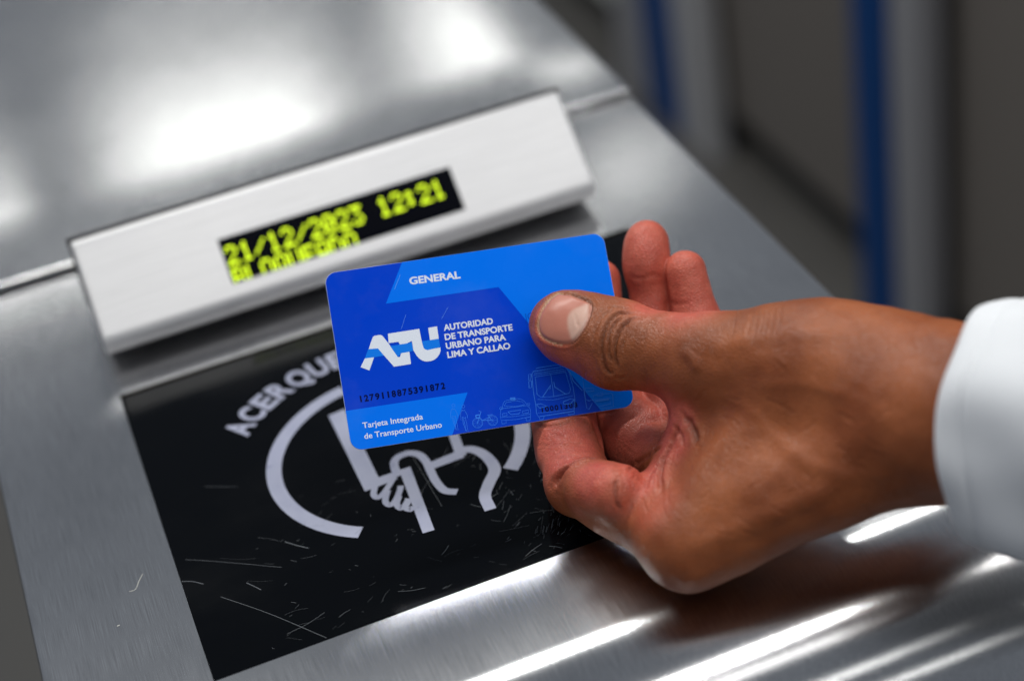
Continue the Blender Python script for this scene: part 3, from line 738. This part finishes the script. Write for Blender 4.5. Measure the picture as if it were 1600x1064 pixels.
me.update(); me.validate(); me.polygons.foreach_set('use_smooth', np.ones(len(me.polygons), bool))
a1_ = me.color_attributes.new('tone', 'FLOAT_COLOR', 'POINT'); a1_.data.foreach_set('color', np.stack([pink, dark, nail, np.ones(nv)], 1).astype(np.float32).ravel())
a2_ = me.color_attributes.new('tone2', 'FLOAT_COLOR', 'POINT'); a2_.data.foreach_set('color', np.stack([lun, cream, nail * 0, np.ones(nv)], 1).astype(np.float32).ravel())
M_skin = mat('skin', (.3, .15, .08, 1), .45)
b = bs(M_skin)
b.inputs['Specular IOR Level'].default_value = .36; b.inputs['Subsurface Weight'].default_value = .06; b.inputs['Subsurface Radius'].default_value = (1.0, .35, .2); b.inputs['Subsurface Scale'].default_value = .002
def mix(m, f, a, c):
    x = nd(m, 'ShaderNodeMix', data_type='RGBA')
    for i, v in ((0, f), (6, a), (7, c)):
        if isinstance(v, (tuple, float, int)): x.inputs[i].default_value = v
        else: lk(m, v, x.inputs[i])
    return x.outputs[2]
at1 = nd(M_skin, 'ShaderNodeVertexColor', layer_name='tone'); s1 = nd(M_skin, 'ShaderNodeSeparateColor'); lk(M_skin, at1.outputs[0], s1.inputs[0])
at2 = nd(M_skin, 'ShaderNodeVertexColor', layer_name='tone2'); s2 = nd(M_skin, 'ShaderNodeSeparateColor'); lk(M_skin, at2.outputs[0], s2.inputs[0])
m = M_skin
nA = noise(m, (180, 180, 180), 1, 5, .6); nB = noise(m, (60, 60, 60), 1, 3); nC = noise(m, (900, 900, 900), 1, 3)
dors = mix(m, rng(m, nB, .35, .65, 0, 1), (.35, .098, .030, 1), (.23, .055, .014, 1))
palmc = mix(m, rng(m, nA, .3, .7, 0, 1), (.62, .145, .095, 1), (.48, .080, .052, 1))
c = mix(m, s1.outputs[0], dors, palmc)
c = mix(m, rng(m, nC, .3, .72, .0, .26), c, (.18, .07, .035, 1))
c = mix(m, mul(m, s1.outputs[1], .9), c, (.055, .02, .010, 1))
nl = mix(m, s2.outputs[0], (.46, .17, .12, 1), (.55, .34, .27, 1))
c = mix(m, s1.outputs[2], c, nl); c = mix(m, mul(m, s2.outputs[1], .6), c, (.55, .42, .26, 1))
lk(m, c, b.inputs['Base Color'])
lk(m, mix(m, s1.outputs[2], (.40, .40, .40, 1), (.36, .36, .36, 1)), b.inputs['Roughness'])
vo = nd(m, 'ShaderNodeTexVoronoi'); vo.feature = 'DISTANCE_TO_EDGE'; vo.inputs['Scale'].default_value = 1
wn = nd(m, 'ShaderNodeVectorMath', operation='ADD'); lk(m, pos(m, (1150, 1150, 1150)), wn.inputs[0])
nn_ = nd(m, 'ShaderNodeTexNoise'); nn_.inputs['Scale'].default_value = 1; lk(m, pos(m, (500, 500, 500)), nn_.inputs['Vector']); lk(m, nn_.outputs['Color'], wn.inputs[1])
lk(m, wn.outputs[0], vo.inputs['Vector'])
hgt = mul(m, rng(m, vo.outputs['Distance'], 0, .25, 0, 1), rng(m, s1.outputs[2], 0, 1, .6, .0))
hgt = mul(m, hgt, mul(m, nA, .8), 'ADD')
bump(m, hgt, .00013, 1)
me.materials.append(M_skin)
person = bpy.data.objects.new('person', me); COL.objects.link(person)
tag(person, 'right hand reaching in from the right, thumb and curled fingers holding the blue card', 'person')

# ------------------------------------------------------------------ sleeve
M_cloth = mat('white_cotton', (.82, .84, .87, 1), .85)
nw = nd(M_cloth, 'ShaderNodeTexWave'); nw.inputs['Scale'].default_value = 1; nw.inputs['Distortion'].default_value = .5; lk(M_cloth, pos(M_cloth, (900, 900, 900)), nw.inputs['Vector'])
bump(M_cloth, mul(M_cloth, nw.outputs['Fac'], noise(M_cloth, (40, 40, 40), 1, 4), 'ADD'), .0002, .6)
hc = CP(1538, 662, 470); ax = unit(np.array([.80, -.06, .58])); u1 = unit(np.cross(ax, [0, 0, 1.])); u2 = np.cross(ax, u1)
vs = []; fs = []; NA, NL = 96, 70
rs = np.random.RandomState(5); ph = rs.uniform(0, 6.28, 12)
def srad(a, l):
    base = -.5 * math.exp(-((l - 7) / .5) ** 2) + .35 * math.exp(-((l - 3.5) / 2.5) ** 2) + 31.0 + 10 * (1 - math.exp(-l / 60)) * .8 + 1.2 * math.sin(2 * a + .6)
    w = (1 - math.exp(-l / 22))
    f = 1.1 * math.sin(3 * a + l / 17 + ph[0]) + .9 * math.sin(5 * a - l / 11 + ph[1]) + .7 * math.sin(2 * a + l / 7 + ph[2])
    return base + f * w * 2.4 + .35 * math.sin(9 * a + ph[3])
rows = [(-1, 4.0)] + [(-1, 2.0)] + [(1, 0.0)]
ls_ = [('in', 26), ('in', 12), ('in', 3), ('in', .6), ('edge', -.2), ('out', .5), ('out', 2), ('out', 4), ('out', 6), ('out', 6.6), ('out', 7), ('out', 7.4), ('out', 8)] + [('out', v) for v in np.linspace(10, 240, NL)]
for kind, l in ls_:
    for i in range(NA):
        a = i / NA * 2 * math.pi; r = srad(a, max(l, 0)) - (1.5 if kind == 'in' else .75 if kind == 'edge' else 0)
        lw_ = l + .8 * math.sin(2 * a + 1) + .5 * math.sin(5 * a)
        vs.append(RW @ (hc + ax * lw_ + u1 * math.cos(a) * r + u2 * math.sin(a) * r) + np.array([0, 0, D]))
for j in range(len(ls_) - 1):
    for i in range(NA): fs.append([j * NA + i, j * NA + (i + 1) % NA, (j + 1) * NA + (i + 1) % NA, (j + 1) * NA + i])
sl = mesh('sleeve', vs, fs, M_cloth, person, smooth=True)
